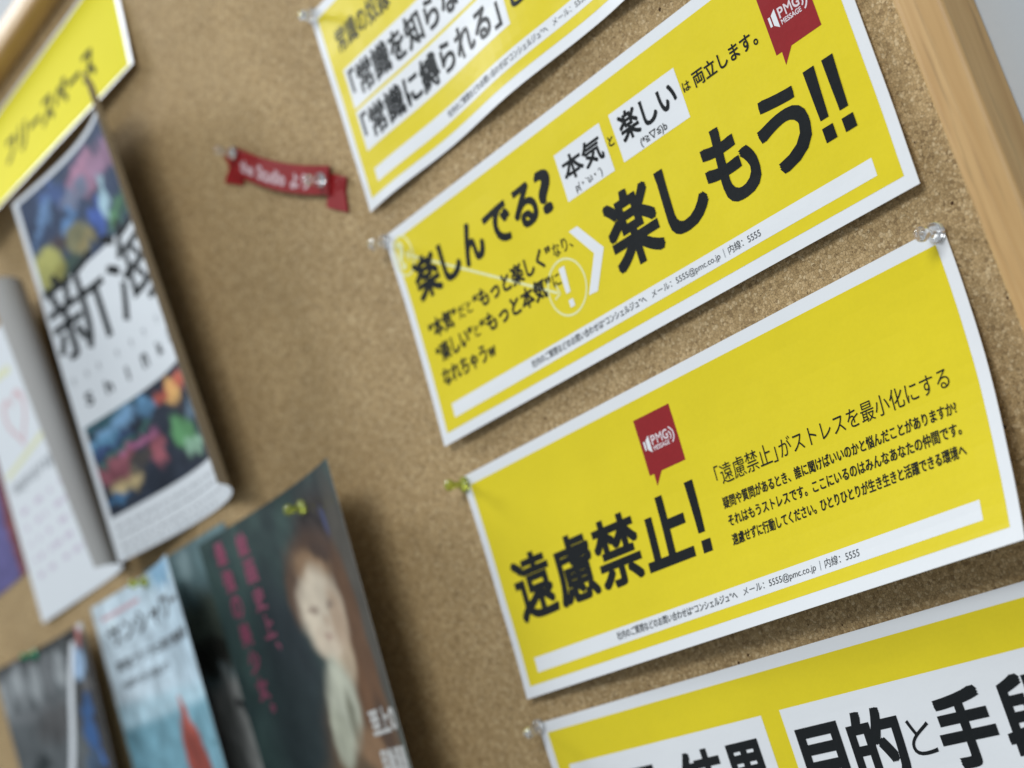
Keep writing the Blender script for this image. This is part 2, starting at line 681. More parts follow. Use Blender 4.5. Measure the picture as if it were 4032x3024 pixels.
def banner_fn(x0, z0, rot, lb, lr, wave=None):
    c, s_ = math.cos(rot), math.sin(rot)

    def fn(a, b):
        s = a / PW
        t = b / PH
        lift = 1.32 + (lb * (1 - s) + lr * s) * max(t, 0) ** 2
        if wave:
            lift += wave(s, t)
        # slight waviness of the hot laminate
        lift += 0.42 * mnoise.noise((a * 0.021 + x0, b * 0.034 + z0, 0.7)) * min(1, b / 18 + 0.15) + 0.10 * mnoise.noise((a * 0.075, b * 0.085 + z0, 3.1))
        lift = max(lift, 0.5)
        return x0 + a * c + b * s_, lift, z0 + a * s_ - b * c
    return fn


def banner(label, x0, z0, rot, lb, lr, wave=None, group='yellow laminated notices in a column'):
    t = thing('banner_poster', label, 'poster', W3(x0, 0, z0), group)
    S = make_sheet(PW, PH, banner_fn(x0, z0, rot, lb, lr, wave), 44, 16)
    grid_obj('laminated_sheet', S, 0, PW, 0, PH, 0, WHITE, t, thick=0.28)
    drape('yellow_panel', poly_bm([[(INS, INS), (PW - INS, INS), (PW - INS, PH - INS), (INS, PH - INS)]]), S, 0.05, YELLOW, t)
    strip = drape('contact_strip', poly_bm([[(14.5, 92.9), (289.4, 92.9), (289.4, 99.8), (14.5, 99.8)]]), S, 0.09, WHITE, t)
    text('contact_text', S, '社内のご質問などのお問い合わせは“コンシェルジュ”へ', 79.4, 161.2, 94.3, 97.9, GREYINK, strip, wx=0.04)
    text('contact_text', S, 'メール：5555@pmc.co.jp', 164.8, 207.0, 94.6, 98.2, GREYINK, strip)
    drape('divider', poly_bm([[(209.3, 94.4), (209.65, 94.4), (209.65, 98.0), (209.3, 98.0)]]), S, 0.2, MIDINK, strip)
    text('contact_text', S, '内線：5555', 212.0, 230.4, 94.4, 97.9, GREYINK, strip)
    return t, S


def bubble(t, S, da, db):
    pts = [(127.2, 13.0), (150.8, 13.0), (150.8, 37.4), (135.2, 37.4), (130.0, 42.6), (130.1, 37.4), (127.2, 37.4)]
    main = [(127.2, 13.0), (150.8, 13.0), (150.8, 37.4), (127.2, 37.4)]
    tail = [(130.1, 37.4), (135.2, 37.4), (129.95, 42.7)]
    sh = lambda P_: [(x + da, y + db) for x, y in P_]
    t = drape('speech_bubble', poly_bm([sh(main), sh(tail)]), S, 0.12, RED, t)
    L = [sh([(129.2, 23.2), (130.3, 23.2), (130.3, 27.0), (129.2, 27.0)]),
         sh([(131.0, 23.0), (133.35, 21.4), (133.35, 28.9), (131.0, 27.1)])]
    drape('speaker_logo', poly_bm(L), S, 0.17, WHITE, t)
    arcs = [[(x + da, y + db) for x, y in q] for q in ring_poly(141.6, 25.2, 7.3, 5.0, 0.75, -46, 44, 16)]
    arcs += [[(x + da, y + db) for x, y in q] for q in ring_poly(141.9, 25.2, 5.2, 3.1, 0.7, -38, 34, 12)]
    drape('sound_arc', poly_bm(arcs), S, 0.17, PINKW, t)
    text('logo_text', S, 'P', 134.5 + da, 137.2 + da, 22.0 + db, 26.1 + db, PINKW, t, wx=0.10)
    text('logo_text', S, 'M', 137.8 + da, 141.4 + da, 22.0 + db, 26.1 + db, PINKW, t, wx=0.06)
    text('logo_text', S, 'G', 141.9 + da, 145.2 + da, 22.0 + db, 26.1 + db, PINKW, t, wx=0.12)
    text('logo_text', S, 'MESSAGE', 134.6 + da, 145.0 + da, 26.6 + db, 28.6 + db, PINKW, t, wx=0.06)


# --- second notice from the top: 楽しんでる?
tB, SB = banner('yellow notice with the biggest black lettering 楽しもう!! and a white chevron', -84.88, 57.50, -0.00789, 3.885, 2.953)
for a0, a1, b0, b1 in ((133.7, 166.0, 18.9, 40.8), (172.6, 214.8, 18.7, 40.2)):
    drape('white_box', poly_bm([[(a0, b0), (a1, b0), (a1, b1), (a0, b1)]]), SB, 0.10, WHITE, tB)
# pale drawing under the text
fig = ring_poly(10.6, 14.5, 8.4, 10.4, 1.0)
drape('question_circle', poly_bm([[(max(x, 1.0), y) for x, y in q] for q in fig]), SB, 0.11, PALE, tB)
text('question_mark', SB, '?', 6.2, 12.2, 6.6, 21.0, PALE, tB, wx=0.55, off=0.12)
fig = [bar_poly(13.5, 15.2, 110.0, 73.6, 1.25), bar_poly(111.4, 74.5, 110.2, 70.2, 0.9), bar_poly(111.4, 74.5, 107.2, 75.6, 0.9), bar_poly(12.8, 14.6, 17.0, 14.4, 0.9), bar_poly(12.8, 14.6, 14.0, 18.8, 0.9)]
drape('pale_arrow', poly_bm(fig), SB, 0.12, PALE, tB)
drape('exclamation_circle', poly_bm(ring_poly(116.8, 73.5, 13.3, 12.8, 1.0, n=64)), SB, 0.11, PALE, tB)
drape('exclamation_mark', poly_bm([[(115.0, 64.4), (119.1, 64.4), (118.2, 76.1), (115.2, 76.1)], [(115.3, 79.2), (118.5, 79.2), (118.5, 82.6), (115.3, 82.6)]]), SB, 0.13, WHITE, tB)
drape('chevron', poly_bm([[(128.4, 52.3), (134.4, 52.3), (146.1, 67.0), (139.4, 67.0)], [(139.4, 67.0), (146.1, 67.0), (134.7, 82.4), (128.6, 82.0)]]), SB, 0.12, WHITE, tB)
text('small_heading', SB, '本気', 136.3, 163.5, 22.3, 33.4, BLACK, tB, wx=0.28)
text('small_heading', SB, '楽しい', 176.2, 211.6, 21.2, 33.4, BLACK, tB, wx=0.32)
text('small_heading', SB, 'と', 167.6, 171.0, 26.6, 31.0, BLACK, tB, wx=0.08)
text('emoticon', SB, 'p(・`ω・´)', 140.8, 158.8, 35.6, 40.0, BLACK, tB, wx=0.05)
text('emoticon', SB, '(*≧▽≦)b', 185.0, 201.6, 35.5, 39.8, BLACK, tB, wx=0.04)
text('small_heading', SB, 'は', 215.9, 220.1, 26.4, 30.4, BLACK, tB, wx=0.08)
text('small_heading', SB, '両立します。', 222.2, 259.0, 24.8, 31.6, BLACK, tB, wx=0.12)
for ch, a0, a1, b0, b1 in (('楽', 150.5, 181.4, 49.6, 82.2), ('し', 186.0, 210.5, 51.7, 80.6), ('も', 212.7, 240.5, 49.9, 81.3), ('う', 244.0, 269.6, 51.4, 81.4)):
    text('headline_character', SB, ch, a0, a1, b0, b1, BLACK, tB, wx=1.0, wy=0.95)
drape('headline_character', poly_bm([[(273.3, 51.2), (279.0, 51.2), (277.9, 71.1), (273.8, 71.1)], [(273.2, 74.0), (278.6, 74.0), (278.6, 79.6), (273.2, 79.6)]]), SB, 0.2, BLACK, tB)
drape('headline_character', poly_bm([[(282.9, 51.3), (288.6, 51.3), (287.5, 71.5), (283.3, 71.5)], [(282.8, 74.5), (288.4, 74.5), (288.4, 79.8), (282.8, 79.8)]]), SB, 0.2, BLACK, tB)
for ch, a0, a1, b0, b1 in (('楽', 13.2, 33.6, 19.8, 40.8), ('し', 36.6, 51.4, 20.6, 39.8), ('ん', 54.6, 72.0, 20.0, 39.2), ('で', 75.0, 94.8, 21.6, 39.6), ('る', 97.4, 114.2, 20.7, 39.9)):
    text('question_character', SB, ch, a0, a1, b0, b1, BLACK, tB, wx=0.72, wy=0.62)
text('question_character', SB, '?', 116.4, 127.2, 20.2, 39.9, BLACK, tB, wx=0.7)
for s_, a0, a1, b0, b1, wx in (('“本気”', 12.5, 37.0, 50.6, 60.2, .28), ('だと', 38.4, 49.7, 52.6, 58.8, .06), ('“もっと楽しく”', 51.6, 113.4, 50.8, 60.2, .28), ('なり、', 114.6, 128.5, 53.0, 59.3, .06),
                               ('“楽しい”', 13.1, 44.8, 63.0, 72.4, .28), ('と', 46.2, 50.4, 65.0, 70.8, .06), ('“もっと本気”', 51.6, 107.8, 63.0, 72.6, .28), ('に', 108.9, 114.4, 65.2, 71.0, .06), ('なれちゃうw', 12.8, 57.6, 75.3, 84.0, .22)):
    text('body_text', SB, s_, a0, a1, b0, b1, BLACK, tB, wx=wx)
bubble(tB, SB, 137.5, 2.3)

# --- third notice: 遠慮禁止!
tC, SC = banner('yellow notice reading 遠慮禁止! with red speech bubble in its middle, its lower right corner curling out', -85.74, -69.10, -0.00607, 2.546, 19.705)
for ch, a0, a1, b0, b1 in (('遠', 14.8, 44.8, 46.2, 76.8), ('慮', 47.2, 77.0, 46.2, 76.8), ('禁', 78.9, 109.4, 46.4, 76.6), ('止', 111.8, 142.3, 46.8, 75.9)):
    text('headline_character', SC, ch, a0, a1, b0, b1, BLACK, tC, wx=0.9 if ch != '止' else 1.1, wy=0.7 if ch != '止' else 1.0)
drape('headline_character', poly_bm([[(145.9, 46.0), (151.3, 46.0), (151.0, 67.8), (146.9, 67.8)], [(147.3, 71.0), (152.9, 71.0), (152.9, 76.2), (147.3, 76.2)]]), SC, 0.2, BLACK, tC)
text('subheading', SC, '「遠慮禁止」', 165.0, 200.8, 44.9, 53.2, BLACK, tC)
text('subheading', SC, 'がストレスを最小化にする', 202.6, 288.3, 45.4, 53.0, BLACK, tC)
text('body_text', SC, '疑問や質問があるとき、誰に聞けばいいのかと悩んだことがありますか?', 165.0, 288.3, 57.8, 62.6, BLACK, tC, wx=0.09)
text('body_text', SC, 'それはもうストレスです。ここにいるのはみんなあなたの仲間です。', 165.4, 288.2, 65.2, 70.0, BLACK, tC, wx=0.09)
text('body_text', SC, '遠慮せずに行動してください。ひとりひとりが生き生きと活躍できる環境へ', 165.2, 288.3, 72.8, 77.6, BLACK, tC, wx=0.09)
bubble(tC, SC, 0, 0)

# --- top notice: 常識
tA, SA = banner('yellow notice hung highest, two stacked white boxes with black text 「常識', -87.46, 182.19, -0.00063, 0.9, 6.63,
                wave=lambda s, t: max(t, 0) ** 2 * 1.6 * math.sin(s * 17 + 0.6))
drape('white_box', poly_bm([[(13.2, 38.4), (143.2, 38.4), (143.2, 59.9), (13.2, 59.9)]]), SA, 0.10, WHITE, tA)
drape('white_box', poly_bm([[(13.2, 61.6), (140.8, 61.6), (140.8, 82.9), (13.2, 82.9)]]), SA, 0.10, WHITE, tA)
text('body_text', SA, '常識の奴隷', 15.0, 64.0, 17.6, 30.6, BLACK, tA, wx=0.16)
text('small_heading', SA, '「常識を知らない」', 16.2, 133.0, 40.6, 57.4, BLACK, tA, wx=0.46)
text('small_heading', SA, '「常識に縛られる」', 15.5, 136.2, 64.2, 80.6, BLACK, tA, wx=0.46)
text('small_heading', SA, 'と', 144.6, 153.6, 67.5, 78.0, BLACK, tA, wx=0.5)

# --- bottom notice: 目的と手段
tD, SD = banner('yellow notice cut off lowest in the column, white boxes with 結果 and 目的と手段', -87.96, -191.31, -0.01022, 3.0, 1.5)
drape('white_box', poly_bm([[(13.3, 21.8), (144.0, 21.8), (144.0, 62), (13.3, 62)]]), SD, 0.10, WHITE, tD)
drape('white_box', poly_bm([[(154.8, 21.5), (291.6, 21.5), (291.6, 62), (154.8, 62)]]), SD, 0.10, WHITE, tD)
for ch, a0, a1, b0, b1, wx in (('目', 159.1, 181.9, 30.5, 57.4, 1.15), ('的', 185.6, 212.0, 29.0, 57.8, 1.0), ('と', 214.6, 225.8, 36.4, 50.2, 0.0), ('手', 228.6, 254.3, 29.4, 57.8, 1.05), ('段', 257.6, 284.5, 29.0, 57.6, 1.0),
                               ('果', 114.9, 140.4, 30.0, 57.8, 0.9), ('結', 85.8, 112.4, 29.0, 57.8, 0.85), ('と', 73.0, 83.0, 36.4, 50.2, 0.0), ('因', 46.5, 70.2, 30.4, 57.6, 1.0)):
    text('headline_character', SD, ch, a0, a1, b0, b1, BLACK, tD, wx=wx, wy=wx * 0.95)

# --- notice at the top left: フリースペース
tE = thing('banner_poster', 'blurred yellow sign with thin black フリースペース at the top left of the board', 'poster', W3(-560, 0, 318), 'yellow laminated notices')


def fnE(a, b):
    s, t = a / 298.0, b / 70.0
    lift = 1.5 + max(t, 0) ** 1.6 * (22 * (1 - s) + 4.5 * s)
    return -560 + a, lift, 318.0 - b


SE = make_sheet(298.0, 70.0, fnE, 30, 8)
grid_obj('laminated_sheet', SE, 0, 298, 0, 70, 0, WHITE, tE, thick=0.28)
drape('yellow_panel', poly_bm([[(5, 2.2), (294, 2.2), (294, 68.8), (5, 68.8)]]), SE, 0.05, YELLOW2, tE)
text('sign_text', SE, 'フリースペース', 104, 254, 29.5, 49.5, MATTBLACK, tE, wx=0.7, rot=0.045)


# ------------------------------------------------------------------ flyers
def curl_fn(x0, z0, rot, l0t, l0b, a0, a1, b0, b1, pw, w_, h_, extra=None, tp=1.0):
    n = 96
    ss = np.linspace(0, 1, n)
    c, s_ = math.cos(rot), math.sin(rot)
    tab = {}

    def row(t):
        key = round(t, 4)
        if key not in tab:
            th0, th1 = a0 + (b0 - a0) * t, a1 + (b1 - a1) * max(t, 0) ** tp
            if tp > 1:
                th1 += 0.28 * t
            th = th0 + (th1 - th0) * ss ** pw
            ds = w_ / (n - 1)
            X = np.concatenate([[0], np.cumsum(np.cos((th[1:] + th[:-1]) / 2) * ds)])
            L = np.concatenate([[0], np.cumsum(np.sin((th[1:] + th[:-1]) / 2) * ds)])
            tab[key] = (X, L, math.cos(th[0]), math.sin(th[0]), math.cos(th[-1]), math.sin(th[-1]))
        return tab[key]

    def fn(a, b):
        t = b / h_
        X, L, c0, s0, c1, s1 = row(min(max(t, -0.02), 1.02))
        s = a / w_
        if s < 0:
            x, l = a * c0, a * s0
        elif s > 1:
            x, l = X[-1] + (a - w_) * c1, L[-1] + (a - w_) * s1
        else:
            x, l = float(np.interp(s, ss, X)), float(np.interp(s, ss, L))
        l += l0t + (l0b - l0t) * t
        if extra:
            l += extra(s, t)
        return x0 + x * c + b * s_, max(l, 0.45), z0 + x * s_ - b * c
    return fn


def paint(base, blobs, warp=0.034, tone=0.30, sat=0.84):
    """a soft printed picture: base colour function, then (s, t, rs, rt, angle, colour, hardness) spots on top"""
    def col(A, B):
        C = np.array(base(A, B), float)
        # brush-like wander of every outline
        W1 = np.array([mnoise.noise((a * 14, b * 20, 0.5)) + 0.6 * mnoise.noise((a * 34, b * 46, 2.5)) for a, b in zip(A, B)])
        W2 = np.array([mnoise.noise((a * 14, b * 20, 7.5)) + 0.6 * mnoise.noise((a * 34, b * 46, 9.5)) for a, b in zip(A, B)])
        A = A + W1 * warp
        B = B + W2 * warp * 0.7
        for (cs, ct, rs, rt, ang, colr, hard) in blobs:
            dx, dy = (A - cs), (B - ct) * 1.4
            ca, sa = math.cos(math.radians(ang)), math.sin(math.radians(ang))
            u = (dx * ca + dy * sa) / rs
            v = (-dx * sa + dy * ca) / (rt * 1.4)
            d = np.sqrt(u * u + v * v)
            k = np.clip((1 - d) * hard + 0.5, 0, 1)
            k = (k * k * (3 - 2 * k))[:, None]
            C = C * (1 - k) + np.array(colr) * k
        g = C.mean(axis=1, keepdims=True)
        C = g + (C - g) * sat
        return np.clip(C * (1 + tone * (W1 + 0.7 * W2))[:, None], 0.004, 1)
    return col


def flat(c):
    return lambda A, B: np.tile(np.array(c, float), (len(A), 1))


def sR(*c):
    return tuple(((v / 255 + 0.055) / 1.055) ** 2.4 if v > 10 else v / 3294.6 for v in c)


# F: white exhibition flyer with two picture blocks, curled towards the viewer
fw, fh = 195.0, 252.5
tF = thing('flyer', 'curled white flyer with two colourful picture blocks and large 新海, under the sign at upper left', 'flyer', W3(-436, 0, 241))
SF = make_sheet(fw, fh, curl_fn(-437.13, 236.5, 0.008, 22, 19, -0.168, 0.808, -0.26, 0.931, 2.298, fw, fh), 48, 40)
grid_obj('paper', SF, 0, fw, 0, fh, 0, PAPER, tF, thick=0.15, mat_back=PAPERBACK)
night = paint(flat(sR(46, 66, 98)), [
    (0.45, 0.08, 0.12, 0.045, 0, sR(176, 120, 150), 2), (0.62, 0.10, 0.16, 0.035, 10, sR(150, 110, 140), 2), (0.16, 0.09, 0.13, 0.016, -35, sR(90, 130, 175), 2),
    (0.30, 0.13, 0.12, 0.014, -25, sR(86, 136, 190), 2), (0.24, 0.06, 0.06, 0.03, 20, sR(60, 92, 150), 2), (0.36, 0.10, 0.10, 0.02, 0, sR(112, 122, 150), 2),
    (0.46, 0.19, 0.05, 0.05, 15, sR(52, 92, 176), 3), (0.53, 0.17, 0.03, 0.05, 10, sR(150, 186, 200), 3), (0.60, 0.23, 0.10, 0.03, -20, sR(84, 138, 92), 2),
    (0.70, 0.24, 0.12, 0.03, 0, sR(52, 92, 80), 2), (0.80, 0.17, 0.08, 0.05, 0, sR(64, 100, 160), 2), (0.09, 0.21, 0.09, 0.045, 0, sR(178, 176, 86), 3), (0.16, 0.24, 0.05, 0.02, 0, sR(150, 146, 62), 3),
    (0.30, 0.20, 0.09, 0.045, 15, sR(128, 126, 88), 3), (0.33, 0.22, 0.05, 0.018, 0, sR(150, 136, 84), 2), (0.22, 0.25, 0.07, 0.02, 0, sR(60, 84, 76), 2), (0.20, 0.17, 0.04, 0.02, 0, sR(78, 66, 70), 2),
    (0.92, 0.12, 0.06, 0.06, 0, sR(120, 96, 140), 2)])
dusk = paint(flat(sR(48, 56, 70)), [
    (0.16, 0.64, 0.2, 0.02, 0, sR(62, 106, 118), 2), (0.16, 0.68, 0.13, 0.018, -8, sR(120, 172, 214), 2), (0.36, 0.675, 0.07, 0.022, 0, sR(88, 142, 182), 2), (0.10, 0.70, 0.09, 0.012, 0, sR(84, 142, 176), 2),
    (0.14, 0.715, 0.12, 0.010, -8, sR(58, 80, 124), 3), (0.20, 0.735, 0.16, 0.012, -8, sR(66, 116, 108), 3), (0.53, 0.695, 0.07, 0.03, 0, sR(226, 170, 86), 2), (0.64, 0.685, 0.07, 0.022, 0, sR(204, 96, 66), 2),
    (0.47, 0.68, 0.05, 0.02, 0, sR(188, 84, 66), 2), (0.78, 0.68, 0.08, 0.05, 0, sR(196, 100, 74), 2), (0.12, 0.78, 0.11, 0.03, 0, sR(150, 84, 96), 2), (0.26, 0.755, 0.12, 0.010, -6, sR(176, 96, 140), 2), (0.36, 0.79, 0.05, 0.035, 0, sR(168, 88, 100), 2),
    (0.26, 0.795, 0.07, 0.022, 0, sR(70, 66, 64), 3), (0.15, 0.825, 0.09, 0.022, 0, sR(206, 182, 126), 2), (0.08, 0.855, 0.09, 0.010, 0, sR(60, 110, 150), 3), (0.53, 0.79, 0.08, 0.035, 20, sR(92, 154, 98), 2),
    (0.62, 0.76, 0.05, 0.02, 0, sR(96, 120, 140), 2), (0.58, 0.84, 0.07, 0.02, 0, sR(150, 196, 164), 2), (0.72, 0.80, 0.08, 0.05, 0, sR(66, 104, 96), 2)])
grid_obj('picture_print', SF, 5.5, fw - 5.5, 3.2, 68, 0.06, ART, tF, col=night, res=2)
grid_obj('picture_print', SF, 5.5, fw - 5.5, 162, 224, 0.06, ART, tF, col=dusk, res=2)
text('title_character', SF, '新', 3, 70, 60, 119, BLACK, tF, wx=0.75, wy=0.3, off=0.12)
text('title_character', SF, '海', 76, 146, 60, 119, BLACK, tF, wx=0.75, wy=0.3, off=0.12)
for k, ch in enumerate('Shinkai'):
    wd = 8 if ch != 'i' else 3
    x = 19 + k * 22.5
    text('subtitle_character', SF, ch, x - wd / 2, x + wd / 2, 142, 151, GREYINK, tF, wx=0.5, off=0.12)
for y in (231, 236.5, 243, 248):
    fig = []
    x = 8
    rr = random.Random(int(y))
    while x < 150:
        d = rr.uniform(2, 7)
        fig.append([(x, y), (x + d, y), (x + d, y + 1.3), (x, y + 1.3)])
        x += d + rr.uniform(1.5, 4)
    drape('fine_print', poly_bm(fig), SF, 0.12, MIDINK, tF)
fig = []
for x in (9, 24, 38, 60, 78, 96, 118):
    fig += [[(x - 1.6, 130), (x + 1.6, 130), (x + 1.6, 131.2), (x - 1.6, 131.2)], [(x - 0.6, 128.4), (x + 0.6, 128.4), (x + 0.6, 134), (x - 0.6, 134)]]
drape('fine_print', poly_bm(fig), SF, 0.12, MIDINK, tF)

# G: white flyer with the pink heart, half behind F
gw, gh = 195.0, 205.8
tG = thing('flyer', 'white flyer with a faint pink heart, its right side rolled up beside the picture flyer', 'flyer', W3(-615, 0, 207))
SG = make_sheet(gw, gh, curl_fn(-620.37, 188.47, 0.015, 3, 3, 0.041, 2.641, -0.023, 2.054, 8.208, gw, gh), 60, 30)
grid_obj('paper', SG, 0, gw, 0, gh, 0, PAPER, tG, thick=0.12, mat_back=PAPERBACK)


def heart(cx, cy, s):
    pts = []
    for k in range(40):
        t = math.tau * k / 40
        x = 16 * math.sin(t) ** 3
        y = -(13 * math.cos(t) - 5 * math.cos(2 * t) - 2 * math.cos(3 * t) - math.cos(4 * t))
        pts.append((cx + x * s, cy + y * s))
    out = []
    for k in range(40):
        a, b_ = pts[k], pts[(k + 1) % 40]
        ia = (cx + (a[0] - cx) * 0.74, cy + (a[1] - cy) * 0.74)
        ib = (cx + (b_[0] - cx) * 0.74, cy + (b_[1] - cy) * 0.74)
        out.append([a, b_, ib, ia])
    return out


PINKSOFT = print_mat('soft_pink_ink', (0.70, 0.52, 0.54), laminated=False, rough=0.5)
YSOFT = print_mat('soft_yellow_ink', (0.76, 0.77, 0.52), laminated=False, rough=0.5)
LILAC = print_mat('lilac_ink', (0.62, 0.56, 0.66), laminated=False, rough=0.5)
drape('heart_print', poly_bm(heart(56, 64, 1.45)), SG, 0.06, PINKSOFT, tG)
drape('yellow_line', poly_bm([[(8, 94), (92, 86), (92, 91), (8, 99)]]), SG, 0.06, YSOFT, tG)
drape('yellow_line', poly_bm([[(8, 22), (70, 28), (70, 34), (8, 28)]]), SG, 0.06, YSOFT, tG)
fig = []
rr = random.Random(3)
x = 14
while x < 138:
    d = rr.uniform(3, 7)
    h_ = rr.uniform(5, 9)
    fig.append([(x, 104), (x + d, 104), (x + d, 104 + h_), (x, 104 + h_)])
    x += d + rr.uniform(1.5, 4)
drape('printed_line', poly_bm(fig), SG, 0.06, MIDINK, tG)
fig = []
for r_ in range(5):
    x = 16
    y = 124 + r_ * 12
    while x < 132:
        d = rr.uniform(4, 14)
        fig.append([(x, y), (x + d, y), (x + d, y + 4.0), (x, y + 4.0)])
        x += d + rr.uniform(3, 18)
drape('printed_line', poly_bm(fig), SG, 0.06, LILAC, tG)

# a purple and red flyer behind G
tH = thing('flyer', 'sliver of a purple and dark red flyer at the left edge behind the white flyer', 'flyer', W3(-760, 0, 150))
SH = make_sheet(142.0, 122.0, lambda a, b: (-768 + a, 0.5, 146 - b + (a - 142) * 0.035), 14, 12)
grid_obj('paper', SH, 0, 142, 0, 122, 0.1, ART, tH, thick=0.1, col=paint(flat(sR(98, 92, 150)), [(1.0, 0.5, 0.10, 1.4, 0, sR(130, 62, 62), 3)]), res=2)

# P: dark exhibition flyer with a pale figure
pw_, ph_ = 208.0, 295.0
tP = thing('flyer', 'dark green glossy flyer with pale and brown picture and pink vertical lettering', 'flyer', W3(-345, 0, -30))
SP = make_sheet(pw_, ph_, curl_fn(-349.5, -30.1, -0.022, 7.0, 3.0, 0.05, 0.306, 0.019, 0.513, 2.155, pw_, ph_), 42, 44)


def gbase(A, B):
    C = np.tile(np.array(sR(58, 76, 74), float), (len(A), 1))
    for k in range(len(A)):
        v = mnoise.noise((A[k] * 9, B[k] * 12, 0.3)) + 0.5 * mnoise.noise((A[k] * 26, B[k] * 32, 4.3))
        C[k] *= 1 + 0.42 * v
        C[k][1] *= 1 + 0.10 * v
    g = np.clip((0.35 - A) * 2.2, 0, 1)[:, None]
    C = C * (1 - 0.35 * g) + np.array(sR(62, 92, 92)) * 0.35 * g
    return C


figure = paint(gbase, [
    (0.36, 0.28, 0.16, 0.16, 0, sR(46, 56, 60), 1.0), (0.30, 0.44, 0.16, 0.14, 0, sR(46, 58, 60), 1.0),
    (0.80, 0.12, 0.20, 0.10, 10, sR(60, 54, 54), 1.4), (0.93, 0.25, 0.10, 0.22, 0, sR(84, 80, 72), 1.4), (0.84, 0.09, 0.016, 0.03, -14, sR(70, 76, 112), 1.5),
    # a plain frontal bust
    (0.70, 0.50, 0.26, 0.15, 8, sR(106, 80, 56), 1.8), (0.62, 0.62, 0.34, 0.14, 0, sR(104, 84, 60), 1.6), (0.80, 0.36, 0.11, 0.16, -6, sR(112, 78, 50), 1.8),
    (0.68, 0.17, 0.19, 0.085, 4, sR(92, 68, 52), 1.5), (0.84, 0.27, 0.07, 0.12, 0, sR(104, 74, 50), 1.5), (0.50, 0.18, 0.05, 0.06, 6, sR(96, 74, 58), 1.3),
    (0.66, 0.150, 0.11, 0.030, 12, sR(150, 118, 84), 1.1), (0.74, 0.125, 0.07, 0.02, 20, sR(78, 60, 50), 1.1),
    (0.70, 0.315, 0.065, 0.055, 0, sR(186, 164, 134), 1.6),
    (0.645, 0.232, 0.140, 0.080, 4, sR(214, 198, 172), 2.0), (0.63, 0.285, 0.085, 0.035, 0, sR(208, 190, 164), 1.6), (0.73, 0.250, 0.055, 0.06, 0, sR(182, 156, 128), 1.1),
    (0.585, 0.222, 0.034, 0.008, 0, sR(158, 138, 120), 0.9), (0.700, 0.222, 0.028, 0.008, 0, sR(150, 130, 112), 1.0),
    (0.645, 0.250, 0.016, 0.014, 0, sR(190, 166, 140), 1.0), (0.635, 0.278, 0.030, 0.006, 0, sR(184, 156, 136), 0.9),
    (0.60, 0.40, 0.095, 0.085, 14, sR(188, 190, 168), 1.8), (0.53, 0.46, 0.06, 0.06, 10, sR(166, 168, 146), 1.6), (0.63, 0.43, 0.03, 0.05, 10, sR(132, 132, 112), 1.2),
    (0.72, 0.50, 0.10, 0.04, 20, sR(142, 108, 74), 1.2), (0.84, 0.47, 0.05, 0.06, 0, sR(88, 66, 50), 1.2), (0.60, 0.55, 0.08, 0.04, 0, sR(96, 78, 56), 1.2)], warp=0.012, tone=0.14)
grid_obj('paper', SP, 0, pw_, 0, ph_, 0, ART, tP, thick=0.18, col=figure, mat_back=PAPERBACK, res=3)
cols = (('絵画史上、', 0.235, 0.022, 0.012), ('最強の美少女。', 0.085, 0.018, 0.012))
for s_, sx_, t0, dr in cols:
    for k, ch in enumerate(s_):
        ca = (sx_ + 0.04) * pw_ + k * 0.6
        cb = (t0 + 0.022 + k * 0.056) * ph_
        r_ = 7.4 if ch not in '、。' else 2.6
        if ch in '、。':
            ca += 5
            cb -= 4
        text('vertical_character', SP, ch, ca - r_, ca + r_, cb - r_ * 0.95, cb + r_ * 0.95, PINK, tP, wx=0.5, off=0.1) if ch not in '、。' else text('vertical_character', SP, ch, ca - r_, ca + r_, cb - r_, cb + r_, PINK, tP, wx=0.4, off=0.1)
for s_, y0 in (('至上の', 0.425), ('印象派展', 0.495)):
    text('white_lettering', SP, s_, 0.74 * pw_, 0.975 * pw_, y0 * ph_, (y0 + 0.046) * ph_, MIDINK2, tP, wx=0.6, off=0.1)

# dark flyer between the pale blue one and P
tK = thing('flyer', 'dark teal flyer with a grey lower panel, tucked under the green flyer', 'flyer', W3(-420, 0, -20))
SK = make_sheet(120.0, 285.0, lambda a, b: (-440 + a, 2.0 + 0.3 * (b / 285.0), -24 - b), 24, 48)
darkp = paint(flat(sR(104, 134, 138)), [(0.47, 0.04, 0.06, 0.05, 0, sR(140, 168, 172), 1.5), (0.6, 0.19, 0.6, 0.07, 0, sR(96, 108, 96), 1.2), (0.58, 0.245, 0.6, 0.040, 0, sR(60, 62, 56), 2.0), (0.6, 0.62, 0.62, 0.325, 0, sR(176, 178, 174), 6), (0.66, 0.36, 0.035, 0.012, 0, sR(60, 62, 64), 2), (0.3, 0.70, 0.12, 0.40, 0, sR(110, 108, 106), 1.2)])
grid_obj('paper', SK, 0, 120, 0, 285, 0.1, ART, tK, thick=0.12, col=darkp, res=2)

# pale blue flyer
bw, bh = 190.0, 280.0
tL = thing('flyer', 'pale blue flyer with a red boat-like shape on turquoise water', 'flyer', W3(-527, 0, -27))
SL = make_sheet(bw, bh, curl_fn(-525.5, -27.5, -0.026, 5.4, 4.3, 0.058, 0.361, -0.048, 0.556, 2.106, bw, bh), 38, 42)


